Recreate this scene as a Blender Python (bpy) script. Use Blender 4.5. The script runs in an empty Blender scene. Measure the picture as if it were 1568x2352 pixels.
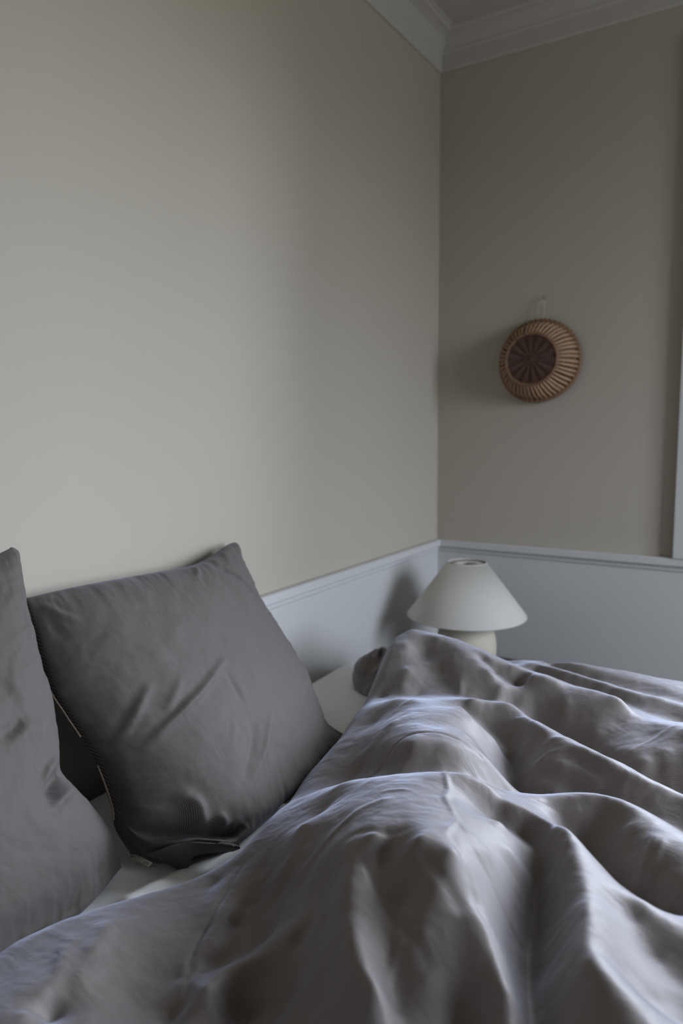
import bpy, bmesh, math, random
import numpy as np
from mathutils import Vector, Matrix

# ------------------------------------------------------------------ camera, world, light, exposure
scene = bpy.context.scene
COL = scene.collection
F_PX, YAW, PITCH, ROLL = 1675.5, 0.558549, 0.117728, -0.0082225
CAM = (1.07116, -2.35220, 1.34955)

cam_data = bpy.data.cameras.new('camera')
cam_data.sensor_fit = 'HORIZONTAL'
cam_data.sensor_width = 24.0
cam_data.lens = F_PX*24.0/1568.0
cam_data.clip_start = 0.02
cam_data.dof.use_dof = True
cam_data.dof.focus_distance = 1.12
cam_data.dof.aperture_fstop = 3.2
cam = bpy.data.objects.new('camera', cam_data)
COL.objects.link(cam)
fwd = Vector((-math.sin(YAW)*math.cos(PITCH), math.cos(YAW)*math.cos(PITCH), -math.sin(PITCH)))
rgt = Vector((math.cos(YAW), math.sin(YAW), 0)); upv = rgt.cross(fwd)
r2 = math.cos(ROLL)*rgt+math.sin(ROLL)*upv
u2 = -math.sin(ROLL)*rgt+math.cos(ROLL)*upv
m = Matrix((( r2.x, u2.x, -fwd.x, CAM[0]), (r2.y, u2.y, -fwd.y, CAM[1]), (r2.z, u2.z, -fwd.z, CAM[2]), (0, 0, 0, 1)))
cam.matrix_world = m
scene.camera = cam

scene.view_settings.view_transform = 'Standard'
scene.view_settings.look = 'None'
scene.view_settings.gamma = 1.0
scene.view_settings.use_curve_mapping = False
scene.view_settings.exposure = 0.0
scene.cycles.max_bounces = 7
scene.cycles.diffuse_bounces = 5
scene.cycles.glossy_bounces = 2
scene.cycles.caustics_reflective = False
scene.cycles.caustics_refractive = False

world = bpy.data.worlds.new('overcast_sky'); scene.world = world
world.use_nodes = True
nt = world.node_tree; nt.nodes.clear()
tc = nt.nodes.new('ShaderNodeTexCoord'); sep = nt.nodes.new('ShaderNodeSeparateXYZ')
mr = nt.nodes.new('ShaderNodeMapRange'); mr.inputs[1].default_value = -0.04; mr.inputs[2].default_value = 0.06
mix = nt.nodes.new('ShaderNodeMix'); mix.data_type = 'RGBA'
mix.inputs[6].default_value = (0.16, 0.165, 0.155, 1)     # ground outside
mix.inputs[7].default_value = (0.77, 0.865, 1.0, 1)       # overcast sky
bg = nt.nodes.new('ShaderNodeBackground'); bg.inputs['Strength'].default_value = 25.5
wo = nt.nodes.new('ShaderNodeOutputWorld')
nt.links.new(tc.outputs['Generated'], sep.inputs[0]); nt.links.new(sep.outputs['Z'], mr.inputs[0])
# overcast sky: luminance grows from horizon to zenith
ov = nt.nodes.new('ShaderNodeMapRange'); ov.inputs[1].default_value = 0.0; ov.inputs[2].default_value = 0.75
ov.inputs[3].default_value = 0.60; ov.inputs[4].default_value = 1.0; ov.interpolation_type = 'SMOOTHSTEP'
sc_ = nt.nodes.new('ShaderNodeMix'); sc_.data_type = 'RGBA'; sc_.blend_type = 'MULTIPLY'; sc_.inputs[0].default_value = 1.0
sc_.inputs[6].default_value = (0.77, 0.865, 1.0, 1)
nt.links.new(sep.outputs['Z'], ov.inputs[0]); nt.links.new(ov.outputs[0], sc_.inputs[7]); nt.links.new(sc_.outputs[2], mix.inputs[7])
nt.links.new(mr.outputs[0], mix.inputs[0]); nt.links.new(mix.outputs[2], bg.inputs['Color'])
nt.links.new(bg.outputs[0], wo.inputs[0])

# room and window sizes (metres)
RX, RY, CEIL = 2.9, -3.8, 2.605
RAIL = 0.95
WX0, WX1, WZ0, WZ1 = 0.862, 1.95, 0.985, 2.32
VY0, VY1 = -1.65, -.50            # second window, in the right wall

# sampling portal that lies in the window opening (no light of its own)
pl = bpy.data.lights.new('window_portal', 'AREA'); pl.shape = 'RECTANGLE'
pl.size = WX1-WX0; pl.size_y = WZ1-WZ0; pl.cycles.is_portal = True
po = bpy.data.objects.new('window_portal', pl); COL.objects.link(po)
po.location = ((WX0+WX1)/2, 0.10, (WZ0+WZ1)/2); po.rotation_euler = (-math.pi/2, 0, 0)

pl2 = bpy.data.lights.new('window_portal', 'AREA'); pl2.shape = 'RECTANGLE'
pl2.size = WZ1-WZ0; pl2.size_y = VY1-VY0; pl2.cycles.is_portal = True
po2 = bpy.data.objects.new('window_portal', pl2); COL.objects.link(po2)
po2.location = (RX+.10, (VY0+VY1)/2, (WZ0+WZ1)/2); po2.rotation_euler = (0, math.pi/2, 0)

rng = np.random.default_rng(7)

# ------------------------------------------------------------------ helpers
def tag(o, label=None, cat=None, kind=None, group=None):
    if label: o['label'] = label
    if cat: o['category'] = cat
    if kind: o['kind'] = kind
    if group: o['group'] = group
    return o

def link_mesh(name, me, mat, parent=None, smooth=False):
    o = bpy.data.objects.new(name, me); COL.objects.link(o)
    if mat and not me.materials: me.materials.append(mat)
    if parent is not None: o.parent = parent
    if smooth: me.shade_smooth()
    return o

def empty(name, loc=(0, 0, 0)):
    o = bpy.data.objects.new(name, None); COL.objects.link(o); o.location = loc
    o.empty_display_size = .05
    return o

def bm_box(bm, lo, hi, bevel=0.0):
    r = bmesh.ops.create_cube(bm, size=1.0)
    c = [(a+b)/2 for a, b in zip(lo, hi)]; s = [b-a for a, b in zip(lo, hi)]
    for v in r['verts']: v.co = Vector((c[0]+v.co.x*s[0], c[1]+v.co.y*s[1], c[2]+v.co.z*s[2]))
    if bevel:
        es = list({e for v in r['verts'] for e in v.link_edges})
        bmesh.ops.bevel(bm, geom=es, offset=bevel, segments=2, affect='EDGES', profile=.6)

def from_bm(name, bm, mat, parent=None, smooth=False):
    me = bpy.data.meshes.new(name); bm.normal_update(); bm.to_mesh(me); bm.free()
    return link_mesh(name, me, mat, parent, smooth)

def box(name, lo, hi, mat, parent=None, bevel=0.0):
    bm = bmesh.new()
    off = Vector(parent.location) if parent is not None else Vector((0, 0, 0))
    bm_box(bm, [a-b for a, b in zip(lo, off)], [a-b for a, b in zip(hi, off)], bevel)
    return from_bm(name, bm, mat, parent)

def lathe(name, prof, mat, parent=None, n=96, closed=False, loc=(0, 0, 0)):
    V = []; Fc = []
    for r, z in prof:
        for k in range(n):
            a = 2*math.pi*k/n; V.append((loc[0]+r*math.cos(a), loc[1]+r*math.sin(a), loc[2]+z))
    m_ = len(prof); R_ = range(m_ if closed else m_-1)
    for i in R_:
        j = (i+1) % m_
        for k in range(n):
            l = (k+1) % n; Fc.append((i*n+k, i*n+l, j*n+l, j*n+k))
    me = bpy.data.meshes.new(name); me.from_pydata(V, [], Fc); me.update()
    return link_mesh(name, me, mat, parent, True)

def tube(name, pts, rad, mat, parent=None, n=10, closed=False):
    pts = np.array(pts, float); N = len(pts)
    rads = np.broadcast_to(np.asarray(rad, float), (N,))
    V = []; Fc = []
    t0 = None; up = None
    for i in range(N):
        if closed: t = pts[(i+1) % N]-pts[i-1]
        else: t = pts[min(i+1, N-1)]-pts[max(i-1, 0)]
        t = t/np.linalg.norm(t)
        if up is None:
            a = np.array([0, 0, 1.]) if abs(t[2]) < .9 else np.array([1., 0, 0]); up = a-t*(a@t)
        else: up = up-t*(up@t)
        up = up/np.linalg.norm(up); w = np.cross(t, up)
        for k in range(n):
            q = 2*math.pi*k/n; V.append(tuple(pts[i]+rads[i]*(math.cos(q)*up+math.sin(q)*w)))
    for i in range(N if closed else N-1):
        j = (i+1) % N
        for k in range(n):
            l = (k+1) % n; Fc.append((i*n+k, i*n+l, j*n+l, j*n+k))
    if not closed:
        Fc.append(tuple(range(n-1, -1, -1))); Fc.append(tuple((N-1)*n+k for k in range(n)))
    me = bpy.data.meshes.new(name); me.from_pydata(V, [], Fc); me.update()
    return link_mesh(name, me, mat, parent, True)

def grid_mesh(name, P, UV, mat, parent=None):
    # P: (rows, cols, 3) world points; UV in metres
    nr, nc = P.shape[:2]
    idx = np.arange(nr*nc).reshape(nr, nc)
    q = np.stack([idx[:-1, :-1], idx[:-1, 1:], idx[1:, 1:], idx[1:, :-1]], -1).reshape(-1, 4)
    return quads_mesh(name, P.reshape(-1, 3), q, UV.reshape(-1, 2), mat, parent)

def quads_mesh(name, V, q, UV, mat, parent=None):
    me = bpy.data.meshes.new(name)
    me.vertices.add(len(V)); me.vertices.foreach_set('co', np.asarray(V, np.float32).ravel())
    me.loops.add(q.size); me.loops.foreach_set('vertex_index', q.astype(np.int32).ravel())
    me.polygons.add(len(q)); me.polygons.foreach_set('loop_start', np.arange(0, q.size, 4, dtype=np.int32))
    uvl = me.uv_layers.new(name='UVMap')
    uvl.data.foreach_set('uv', np.asarray(UV, np.float32)[q.ravel()].ravel())
    me.update(); me.validate()
    return link_mesh(name, me, mat, parent, True)

def fbm(x, y, seed, octaves=4, rough=.5):
    # value noise on numpy arrays
    r = np.random.default_rng(seed); T = r.random((256, 256)); out = 0; a = 1.0; tot = 0
    for o in range(octaves):
        xi = np.floor(x).astype(int); yi = np.floor(y).astype(int); fx = x-xi; fy = y-yi
        fx = fx*fx*fx*(fx*(fx*6-15)+10); fy = fy*fy*fy*(fy*(fy*6-15)+10)
        g = lambda i, j: T[(i+o*37) & 255, (j+o*91) & 255]
        v = (g(xi, yi)*(1-fx)+g(xi+1, yi)*fx)*(1-fy)+(g(xi, yi+1)*(1-fx)+g(xi+1, yi+1)*fx)*fy
        out = out+a*(v-.5); tot += a; a *= rough; x = x*2.03+11.7; y = y*2.03+5.3
    return out/tot

def seg_dist(X, Y, line):
    # distance from grid points to a polyline, and 0..1 position along it
    line = np.asarray(line, float); best = np.full(X.shape, 1e9); pos = np.zeros(X.shape); side = np.zeros(X.shape)
    L = np.r_[0, np.cumsum(np.linalg.norm(np.diff(line, axis=0), axis=1))]
    for i in range(len(line)-1):
        a, b = line[i], line[i+1]; d = b-a; l2 = d@d+1e-12
        t = np.clip(((X-a[0])*d[0]+(Y-a[1])*d[1])/l2, 0, 1)
        ex = X-a[0]-t*d[0]; ey = Y-a[1]-t*d[1]; dd = np.hypot(ex, ey); w = dd < best
        best = np.where(w, dd, best); pos = np.where(w, (L[i]+t*math.sqrt(l2))/L[-1], pos)
        side = np.where(w, np.sign(d[0]*ey-d[1]*ex), side)
    return best, pos, side

# ------------------------------------------------------------------ materials
def new_mat(name):
    mt = bpy.data.materials.new(name); mt.use_nodes = True
    n = mt.node_tree; b = n.nodes['Principled BSDF']
    return mt, n, b

def paint(name, col, rough=.6, bump=.04, scale=180.0, var=.03):
    mt, n, b = new_mat(name)
    tcn = n.nodes.new('ShaderNodeTexCoord')
    nz = n.nodes.new('ShaderNodeTexNoise'); nz.inputs['Scale'].default_value = scale; nz.inputs['Detail'].default_value = 4
    n2 = n.nodes.new('ShaderNodeTexNoise'); n2.inputs['Scale'].default_value = 2.2; n2.inputs['Detail'].default_value = 3
    rp = n.nodes.new('ShaderNodeMapRange'); rp.inputs[3].default_value = 1-var; rp.inputs[4].default_value = 1+var
    mx = n.nodes.new('ShaderNodeMix'); mx.data_type = 'RGBA'; mx.blend_type = 'MULTIPLY'; mx.inputs[0].default_value = 1
    mx.inputs[6].default_value = (*col, 1)
    bp = n.nodes.new('ShaderNodeBump'); bp.inputs['Strength'].default_value = bump; bp.inputs['Distance'].default_value = .004
    n.links.new(tcn.outputs['Object'], nz.inputs['Vector']); n.links.new(tcn.outputs['Object'], n2.inputs['Vector'])
    n.links.new(n2.outputs['Fac'], rp.inputs[0]); n.links.new(rp.outputs[0], mx.inputs[7])
    n.links.new(mx.outputs[2], b.inputs['Base Color']); n.links.new(nz.outputs['Fac'], bp.inputs['Height'])
    n.links.new(bp.outputs[0], b.inputs['Normal']); b.inputs['Roughness'].default_value = rough
    return mt

def twill(name, c_dark, c_light, period=.0030, sheen=.25, var=.10, rib=.25, rough=.6, spec=.4, crumple=.35, crease=.22):
    # yarn dyed twill: fine stripes across UV.x (metres) plus fine crumple relief
    mt, n, b = new_mat(name)
    uv = n.nodes.new('ShaderNodeUVMap'); uv.uv_map = 'UVMap'
    sx = n.nodes.new('ShaderNodeSeparateXYZ'); n.links.new(uv.outputs[0], sx.inputs[0])
    mu = n.nodes.new('ShaderNodeMath'); mu.operation = 'MULTIPLY'; mu.inputs[1].default_value = 2*math.pi/period
    n.links.new(sx.outputs['X'], mu.inputs[0])
    si = n.nodes.new('ShaderNodeMath'); si.operation = 'SINE'; n.links.new(mu.outputs[0], si.inputs[0])
    mp = n.nodes.new('ShaderNodeMapRange'); mp.inputs[1].default_value = -1; n.links.new(si.outputs[0], mp.inputs[0])
    mx = n.nodes.new('ShaderNodeMix'); mx.data_type = 'RGBA'
    mx.inputs[6].default_value = (*c_dark, 1); mx.inputs[7].default_value = (*c_light, 1)
    n.links.new(mp.outputs[0], mx.inputs[0])
    # slubs: streaks along the yarn
    mpg = n.nodes.new('ShaderNodeMapping'); mpg.inputs['Scale'].default_value = (260, 22, 1)
    n.links.new(uv.outputs[0], mpg.inputs[0])
    nz = n.nodes.new('ShaderNodeTexNoise'); nz.inputs['Scale'].default_value = 1; nz.inputs['Detail'].default_value = 3
    n.links.new(mpg.outputs[0], nz.inputs['Vector'])
    rp = n.nodes.new('ShaderNodeMapRange'); rp.inputs[3].default_value = 1-var; rp.inputs[4].default_value = 1+var
    n.links.new(nz.outputs['Fac'], rp.inputs[0])
    m2 = n.nodes.new('ShaderNodeMix'); m2.data_type = 'RGBA'; m2.blend_type = 'MULTIPLY'; m2.inputs[0].default_value = 1
    n.links.new(mx.outputs[2], m2.inputs[6]); n.links.new(rp.outputs[0], m2.inputs[7])
    n.links.new(m2.outputs[2], b.inputs['Base Color'])
    # relief: soft crumple
    mg = n.nodes.new('ShaderNodeMapping'); mg.inputs['Scale'].default_value = (34, 22, 1); n.links.new(uv.outputs[0], mg.inputs[0])
    cr = n.nodes.new('ShaderNodeTexNoise'); cr.inputs['Scale'].default_value = 1; cr.inputs['Detail'].default_value = 5
    cr.inputs['Distortion'].default_value = .6; n.links.new(mg.outputs[0], cr.inputs['Vector'])
    b1 = n.nodes.new('ShaderNodeBump'); b1.inputs['Strength'].default_value = crumple; b1.inputs['Distance'].default_value = .006
    n.links.new(cr.outputs['Fac'], b1.inputs['Height'])
    mc = n.nodes.new('ShaderNodeMapping'); mc.inputs['Scale'].default_value = (15, 9, 1); n.links.new(uv.outputs[0], mc.inputs[0])
    rd = n.nodes.new('ShaderNodeTexNoise'); rd.noise_type = 'RIDGED_MULTIFRACTAL'; rd.inputs['Scale'].default_value = 1; rd.inputs['Detail'].default_value = 3
    rd.inputs['Distortion'].default_value = 1.2; n.links.new(mc.outputs[0], rd.inputs['Vector'])
    b0 = n.nodes.new('ShaderNodeBump'); b0.inputs['Strength'].default_value = crease; b0.inputs['Distance'].default_value = .004
    n.links.new(rd.outputs['Fac'], b0.inputs['Height']); n.links.new(b0.outputs[0], b1.inputs['Normal'])
    b2 = n.nodes.new('ShaderNodeBump'); b2.inputs['Strength'].default_value = rib; b2.inputs['Distance'].default_value = .0006
    n.links.new(mp.outputs[0], b2.inputs['Height']); n.links.new(b1.outputs[0], b2.inputs['Normal'])
    n.links.new(b2.outputs[0], b.inputs['Normal'])
    b.inputs['Roughness'].default_value = rough
    b.inputs['Specular IOR Level'].default_value = spec
    b.inputs['Sheen Weight'].default_value = sheen; b.inputs['Sheen Roughness'].default_value = .38
    b.inputs['Sheen Tint'].default_value = (.72, .78, 1, 1)
    return mt

def plain(name, col, rough=.5, noise=.05, scale=40.0, sheen=0.0, bump=.1):
    mt, n, b = new_mat(name)
    tcn = n.nodes.new('ShaderNodeTexCoord')
    nz = n.nodes.new('ShaderNodeTexNoise'); nz.inputs['Scale'].default_value = scale; nz.inputs['Detail'].default_value = 4
    n.links.new(tcn.outputs['Object'], nz.inputs['Vector'])
    rp = n.nodes.new('ShaderNodeMapRange'); rp.inputs[3].default_value = 1-noise; rp.inputs[4].default_value = 1+noise
    mx = n.nodes.new('ShaderNodeMix'); mx.data_type = 'RGBA'; mx.blend_type = 'MULTIPLY'; mx.inputs[0].default_value = 1
    mx.inputs[6].default_value = (*col, 1)
    n.links.new(nz.outputs['Fac'], rp.inputs[0]); n.links.new(rp.outputs[0], mx.inputs[7]); n.links.new(mx.outputs[2], b.inputs['Base Color'])
    bp = n.nodes.new('ShaderNodeBump'); bp.inputs['Strength'].default_value = bump; bp.inputs['Distance'].default_value = .002
    n.links.new(nz.outputs['Fac'], bp.inputs['Height']); n.links.new(bp.outputs[0], b.inputs['Normal'])
    b.inputs['Roughness'].default_value = rough; b.inputs['Sheen Weight'].default_value = sheen
    return mt

def wood(name, c1, c2, scale=3.0, rough=.45):
    mt, n, b = new_mat(name)
    tcn = n.nodes.new('ShaderNodeTexCoord'); mg = n.nodes.new('ShaderNodeMapping'); mg.inputs['Scale'].default_value = (scale, scale*14, scale*14)
    nz = n.nodes.new('ShaderNodeTexNoise'); nz.inputs['Scale'].default_value = 1; nz.inputs['Detail'].default_value = 6; nz.inputs['Distortion'].default_value = .8
    mx = n.nodes.new('ShaderNodeMix'); mx.data_type = 'RGBA'; mx.inputs[6].default_value = (*c1, 1); mx.inputs[7].default_value = (*c2, 1)
    n.links.new(tcn.outputs['Object'], mg.inputs[0]); n.links.new(mg.outputs[0], nz.inputs['Vector'])
    n.links.new(nz.outputs['Fac'], mx.inputs[0]); n.links.new(mx.outputs[2], b.inputs['Base Color']); b.inputs['Roughness'].default_value = rough
    return mt

M_WALL = paint('beige_wall_paint', (.44, .395, .33), .75, .05)
M_WHITE = paint('white_gloss_paint', (.565, .56, .55), .4, .02, 90, .015)
M_CEIL = paint('ceiling_paint', (.48, .463, .437), .8, .03)
M_WALLD = paint('sand_wall_paint', (.40, .36, .30), .8, .05)
M_FLOOR = wood('oak_floor', (.13, .085, .05), (.19, .13, .08), 1.2, .5)
M_DUVET = twill('taupe_twill_duvet', (.132, .105, .088), (.270, .243, .236), .00130, .85, .08, .02, .56, .5, .45)
M_PILLOW = twill('taupe_twill_pillow', (.056, .043, .035), (.160, .142, .136), .00165, .18, .10, .06, .75, .22, .28, .10)
M_SHEET = plain('white_cotton_sheet', (.88, .87, .85), .9, .02, 60, .15)
M_MATT = plain('mattress_ticking', (.7, .68, .64), .9)
M_WALNUT = wood('dark_walnut', (.045, .030, .022), (.085, .055, .038), 4.0, .45)
M_OAKF = wood('bed_oak', (.30, .20, .12), (.42, .30, .19), 3.0)
M_SHADE = plain('cream_linen_shade', (.60, .575, .535), .9, .03, 220, .1, .2)
M_CERAM = plain('matt_sand_ceramic', (.60, .53, .43), .7, .05, 60, 0, .1)
M_BRASS = plain('aged_brass', (.35, .26, .12), .35); M_BRASS.node_tree.nodes['Principled BSDF'].inputs['Metallic'].default_value = 1
M_WICK = plain('pale_willow', (.40, .245, .15), .6, .25, 70, 0, .3)
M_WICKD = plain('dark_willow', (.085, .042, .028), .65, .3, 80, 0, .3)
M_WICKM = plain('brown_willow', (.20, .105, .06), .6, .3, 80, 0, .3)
M_CORD = plain('pale_cotton_cord', (.50, .46, .38), .9)
M_TAG = plain('woven_label_tape', (.55, .52, .44), .9)
M_INK = plain('label_ink', (.07, .06, .055), .9)
M_SEAM = plain('seam_thread', (.30, .235, .175), .9)
M_GLASS, _n, _b = new_mat('window_glass')
_n.nodes.clear()
_o = _n.nodes.new('ShaderNodeOutputMaterial'); _t = _n.nodes.new('ShaderNodeBsdfTransparent'); _g = _n.nodes.new('ShaderNodeBsdfGlossy')
_g.inputs['Roughness'].default_value = .02; _m = _n.nodes.new('ShaderNodeMixShader'); _f = _n.nodes.new('ShaderNodeFresnel'); _f.inputs[0].default_value = 1.3
_n.links.new(_f.outputs[0], _m.inputs[0]); _n.links.new(_t.outputs[0], _m.inputs[1]); _n.links.new(_g.outputs[0], _m.inputs[2]); _n.links.new(_m.outputs[0], _o.inputs[0])

# ------------------------------------------------------------------ room shell
def structure(o, label): return tag(o, label, None, 'structure')

floor = box('floor', (-.2, RY-.2, -.15), (RX+.2, .2, 0), M_FLOOR); structure(floor, 'oak plank floor under the bed')
k = 0
for x in np.arange(0, RX, .18):
    box('plank', (x+.001, RY, 0), (min(x+.179, RX), 0, .004), M_FLOOR, floor)
ceiling = box('ceiling', (-.2, RY-.2, CEIL), (RX+.2, .2, CEIL+.15), M_CEIL); structure(ceiling, 'plain off-white ceiling above the crown moulding')

wl = box('wall_left', (-.2, RY-.2, 0), (0, .2, CEIL), M_WALL); structure(wl, 'beige painted wall behind the pillows')
box('wainscot_panel', (-.001, RY, .10), (.007, 0, RAIL-.04), M_WHITE, wl)
bm = bmesh.new()
bm_box(bm, (0, 0, 0), (WX0, .12, CEIL)); bm_box(bm, (WX1, 0, 0), (RX+.12, .12, CEIL))
bm_box(bm, (WX0, 0, 0), (WX1, .12, WZ0)); bm_box(bm, (WX0, 0, WZ1), (WX1, .12, CEIL))
wb = from_bm('wall_back', bm, M_WALL); structure(wb, 'darker beige wall with the hanging basket')
box('wainscot_panel', (.007, -.007, .10), (RX, .001, RAIL-.04), M_WHITE, wb)
bm = bmesh.new()
bm_box(bm, (RX, RY-.2, 0), (RX+.12, VY0, CEIL)); bm_box(bm, (RX, VY1, 0), (RX+.12, 0, CEIL))
bm_box(bm, (RX, VY0, 0), (RX+.12, VY1, WZ0)); bm_box(bm, (RX, VY0, WZ1), (RX+.12, VY1, CEIL))
wr_ = from_bm('wall_right', bm, M_WALL); structure(wr_, 'beige wall across the room from the pillows')
wf = box('wall_front', (0, RY-.2, 0), (RX, RY, CEIL), M_WALLD); structure(wf, 'sand coloured wall behind the viewer')

def moulding(name, prof, start, end, axis_out, mat, miter0, miter1):
    # prof: list of (out, z); runs from start to end, shortened by its own depth at mitred ends
    s = Vector(start); e = Vector(end); d = (e-s).normalized(); o = Vector(axis_out)
    V = []
    for p0, sg, mi in ((s, 1, miter0), (e, -1, miter1)):
        for a, z in prof:
            q = p0+o*a+d*(sg*(a if mi else 0)); V.append((q.x, q.y, z))
    n = len(prof); Fc = [(i, i+1, n+i+1, n+i) for i in range(n-1)]+[tuple(range(n)), tuple(range(2*n-1, n-1, -1))]
    me = bpy.data.meshes.new(name); me.from_pydata(V, [], Fc); me.update()
    bm2 = bmesh.new(); bm2.from_mesh(me); bmesh.ops.recalc_face_normals(bm2, faces=bm2.faces); bm2.to_mesh(me); bm2.free()
    return link_mesh(name, me, mat)

RAILP = [(0, .950), (.020, .950), (.024, .947), (.024, .928), (.021, .925), (.012, .923), (.012, .911), (.009, .908), (0, .908)]
CROWNP = [(0, 2.500), (.006, 2.500), (.010, 2.505), (.012, 2.550), (.018, 2.556), (.018, 2.562), (.022, 2.572), (.032, 2.583), (.047, 2.590), (.062, 2.594), (.066, 2.598), (.074, 2.600), (.074, CEIL+.001), (0, CEIL+.001)]
BASEP = [(0, 0), (.016, 0), (.016, .085), (.010, .10), (0, .10)]
i = 1
for prof, nm, lab in ((RAILP, 'trim', 'white chair rail'), (CROWNP, 'trim', 'off-white crown moulding'), (BASEP, 'baseboard', 'white baseboard')):
    for side, s, e, ax in (('left', (0, RY, 0), (0, 0, 0), (1, 0, 0)), ('back', (0, 0, 0), (RX, 0, 0), (0, -1, 0)),
                           ('right', (RX, 0, 0), (RX, RY, 0), (-1, 0, 0)), ('front', (RX, RY, 0), (0, RY, 0), (0, 1, 0))):
        name = ('trim_%d' % i) if nm == 'trim' else 'baseboard_'+side
        i += 1 if nm == 'trim' else 0
        o = moulding(name, prof, s, e, ax, M_CEIL if prof is CROWNP else M_WHITE, True, True)
        structure(o, lab+{'left': ' along the wall behind the pillows', 'back': ' along the wall with the basket',
                          'right': ' along the wall across the room', 'front': ' along the wall behind the viewer'}[side])

# windows: casings stand on the chair rail. a = along the wall, b = depth (into the wall positive), z
def window(name, label, a0, a1, cas0, put):
    win = empty(name, put(a0, 0, WZ0)); structure(win, label)
    def bb(nm, lo, hi, mat=M_WHITE, bev=.003):
        p, q = put(*lo), put(*hi)
        return box(nm, tuple(map(min, p, q)), tuple(map(max, p, q)), mat, win, bev)
    bb('casing', (cas0, -.028, RAIL), (a0+.004, .004, WZ1+.09)); bb('casing', (a1-.004, -.028, RAIL), (a1+.09, .004, WZ1+.09))
    bb('head_casing', (a0+.004, -.028, WZ1-.004), (a1-.004, .004, WZ1+.09))
    bb('window_sill', (a0+.004, -.045, RAIL+.001), (a1-.004, .115, WZ0))
    for lo, hi in (((a0, .03, WZ0), (a0+.05, .07, WZ1)), ((a1-.05, .03, WZ0), (a1, .07, WZ1)),
                   ((a0+.05, .03, WZ1-.05), (a1-.05, .07, WZ1)), ((a0+.05, .03, WZ0), (a1-.05, .07, WZ0+.05))):
        bb('sash_frame', lo, hi)
    xm = (a0+a1)/2
    bb('mullion', (xm-.03, .03, WZ0+.05), (xm+.03, .07, WZ1-.05))
    for x0, x1 in ((a0+.05, xm-.03), (xm+.03, a1-.05)):
        bb('pane', (x0, .048, WZ0+.05), (x1, .052, WZ1-.05), M_GLASS, 0)
window('window_1', 'white window casing at the right edge above the rail', WX0, WX1, .772, lambda a, b, z: (a, b, z))
window('window_2', 'wide window in the wall across the room', VY0, VY1, VY0-.09, lambda a, b, z: (RX+b, a, z))

# ------------------------------------------------------------------ bed, mattress, sheet
BX0, BX1, BY0, BY1, BTOP = .02, 2.06, -2.34, -.68, .70
bed = empty('bed', (1.04, -1.5, 0)); tag(bed, 'low oak bed under the mattress', 'bed')
for lo, hi, nm in (((BX0, BY0+.02, .22), (BX1, BY0+.06, .355), 'side_rail'), ((BX0, BY1-.06, .22), (BX1, BY1-.02, .355), 'side_rail'),
                   ((BX0, BY0+.06, .22), (BX0+.04, BY1-.06, .355), 'head_rail'), ((BX1-.04, BY0+.06, .22), (BX1, BY1-.06, .355), 'foot_rail'),
                   ((BX0+.04, BY0+.06, .30), (BX1-.04, BY1-.06, .355), 'slat_base')):
    box(nm, lo, hi, M_OAKF, bed, .004)
for x in (BX0+.05, BX1-.05):
    for y in (BY0+.07, BY1-.07):
        box('leg', (x-.03, y-.03, 0), (x+.03, y+.03, .225), M_OAKF, bed, .004)
mat_o = box('mattress', (BX0+.01, BY0+.03, .36), (BX1-.02, BY1-.03, BTOP-.03), M_MATT, None, .04)
tag(mat_o, 'thick mattress under the white sheet', 'mattress')

def sheet():
    # white fitted sheet: one continuous cloth over top and sides
    ny, nx = 420, 420
    def prof(n, lo, hi, drop):
        # arc that climbs one side, crosses the top, goes down the other
        r = .05; seg = []
        zs = np.linspace(BTOP-drop, BTOP-r, 12)[:-1]; seg += [(lo, z) for z in zs]
        for a in np.linspace(0, math.pi/2, 12): seg.append((lo+r-r*math.cos(a), BTOP-r+r*math.sin(a)))
        for t in np.linspace(lo+r, hi-r, n-46)[1:-1]: seg.append((t, BTOP))
        for a in np.linspace(math.pi/2, 0, 12): seg.append((hi-r+r*math.cos(a), BTOP-r+r*math.sin(a)))
        seg += [(hi, z) for z in zs[::-1]]
        return np.array(seg)
    px = prof(nx, BX0, BX1, .30); py = prof(ny, BY0, BY1, .30)
    X = px[None, :, 0]+0*py[:, None, 0]; Y = py[:, None, 0]+0*px[None, :, 0]
    Z = np.minimum(px[None, :, 1]+0*Y, py[:, None, 1]+0*X)
    top = np.clip((Z-(BTOP-.05))/.05, 0, 1)
    w = .010*fbm(X*5+2, Y*9, 3, 4)+.007*np.abs(fbm(X*9, Y*16+3, 5, 3))
    d, s_, _ = seg_dist(X, Y, [(.33, -1.72), (.36, -1.60), (.43, -1.50)])
    w = w+.012*np.exp(-(d/.018)**2)
    d, s_, _ = seg_dist(X, Y, [(.36, -1.42), (.40, -1.36)])
    w = w+.010*np.exp(-(d/.012)**2)
    Z = Z+w*top
    Z = np.where(X < .045, np.minimum(Z, BTOP), Z)
    o = grid_mesh('bed_sheet', np.stack([X, Y, Z], -1), np.stack([X, Y], -1), M_SHEET)
    return tag(o, 'white cotton sheet on the mattress between pillow and duvet', 'sheet')
sheet_o = sheet()

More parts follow.
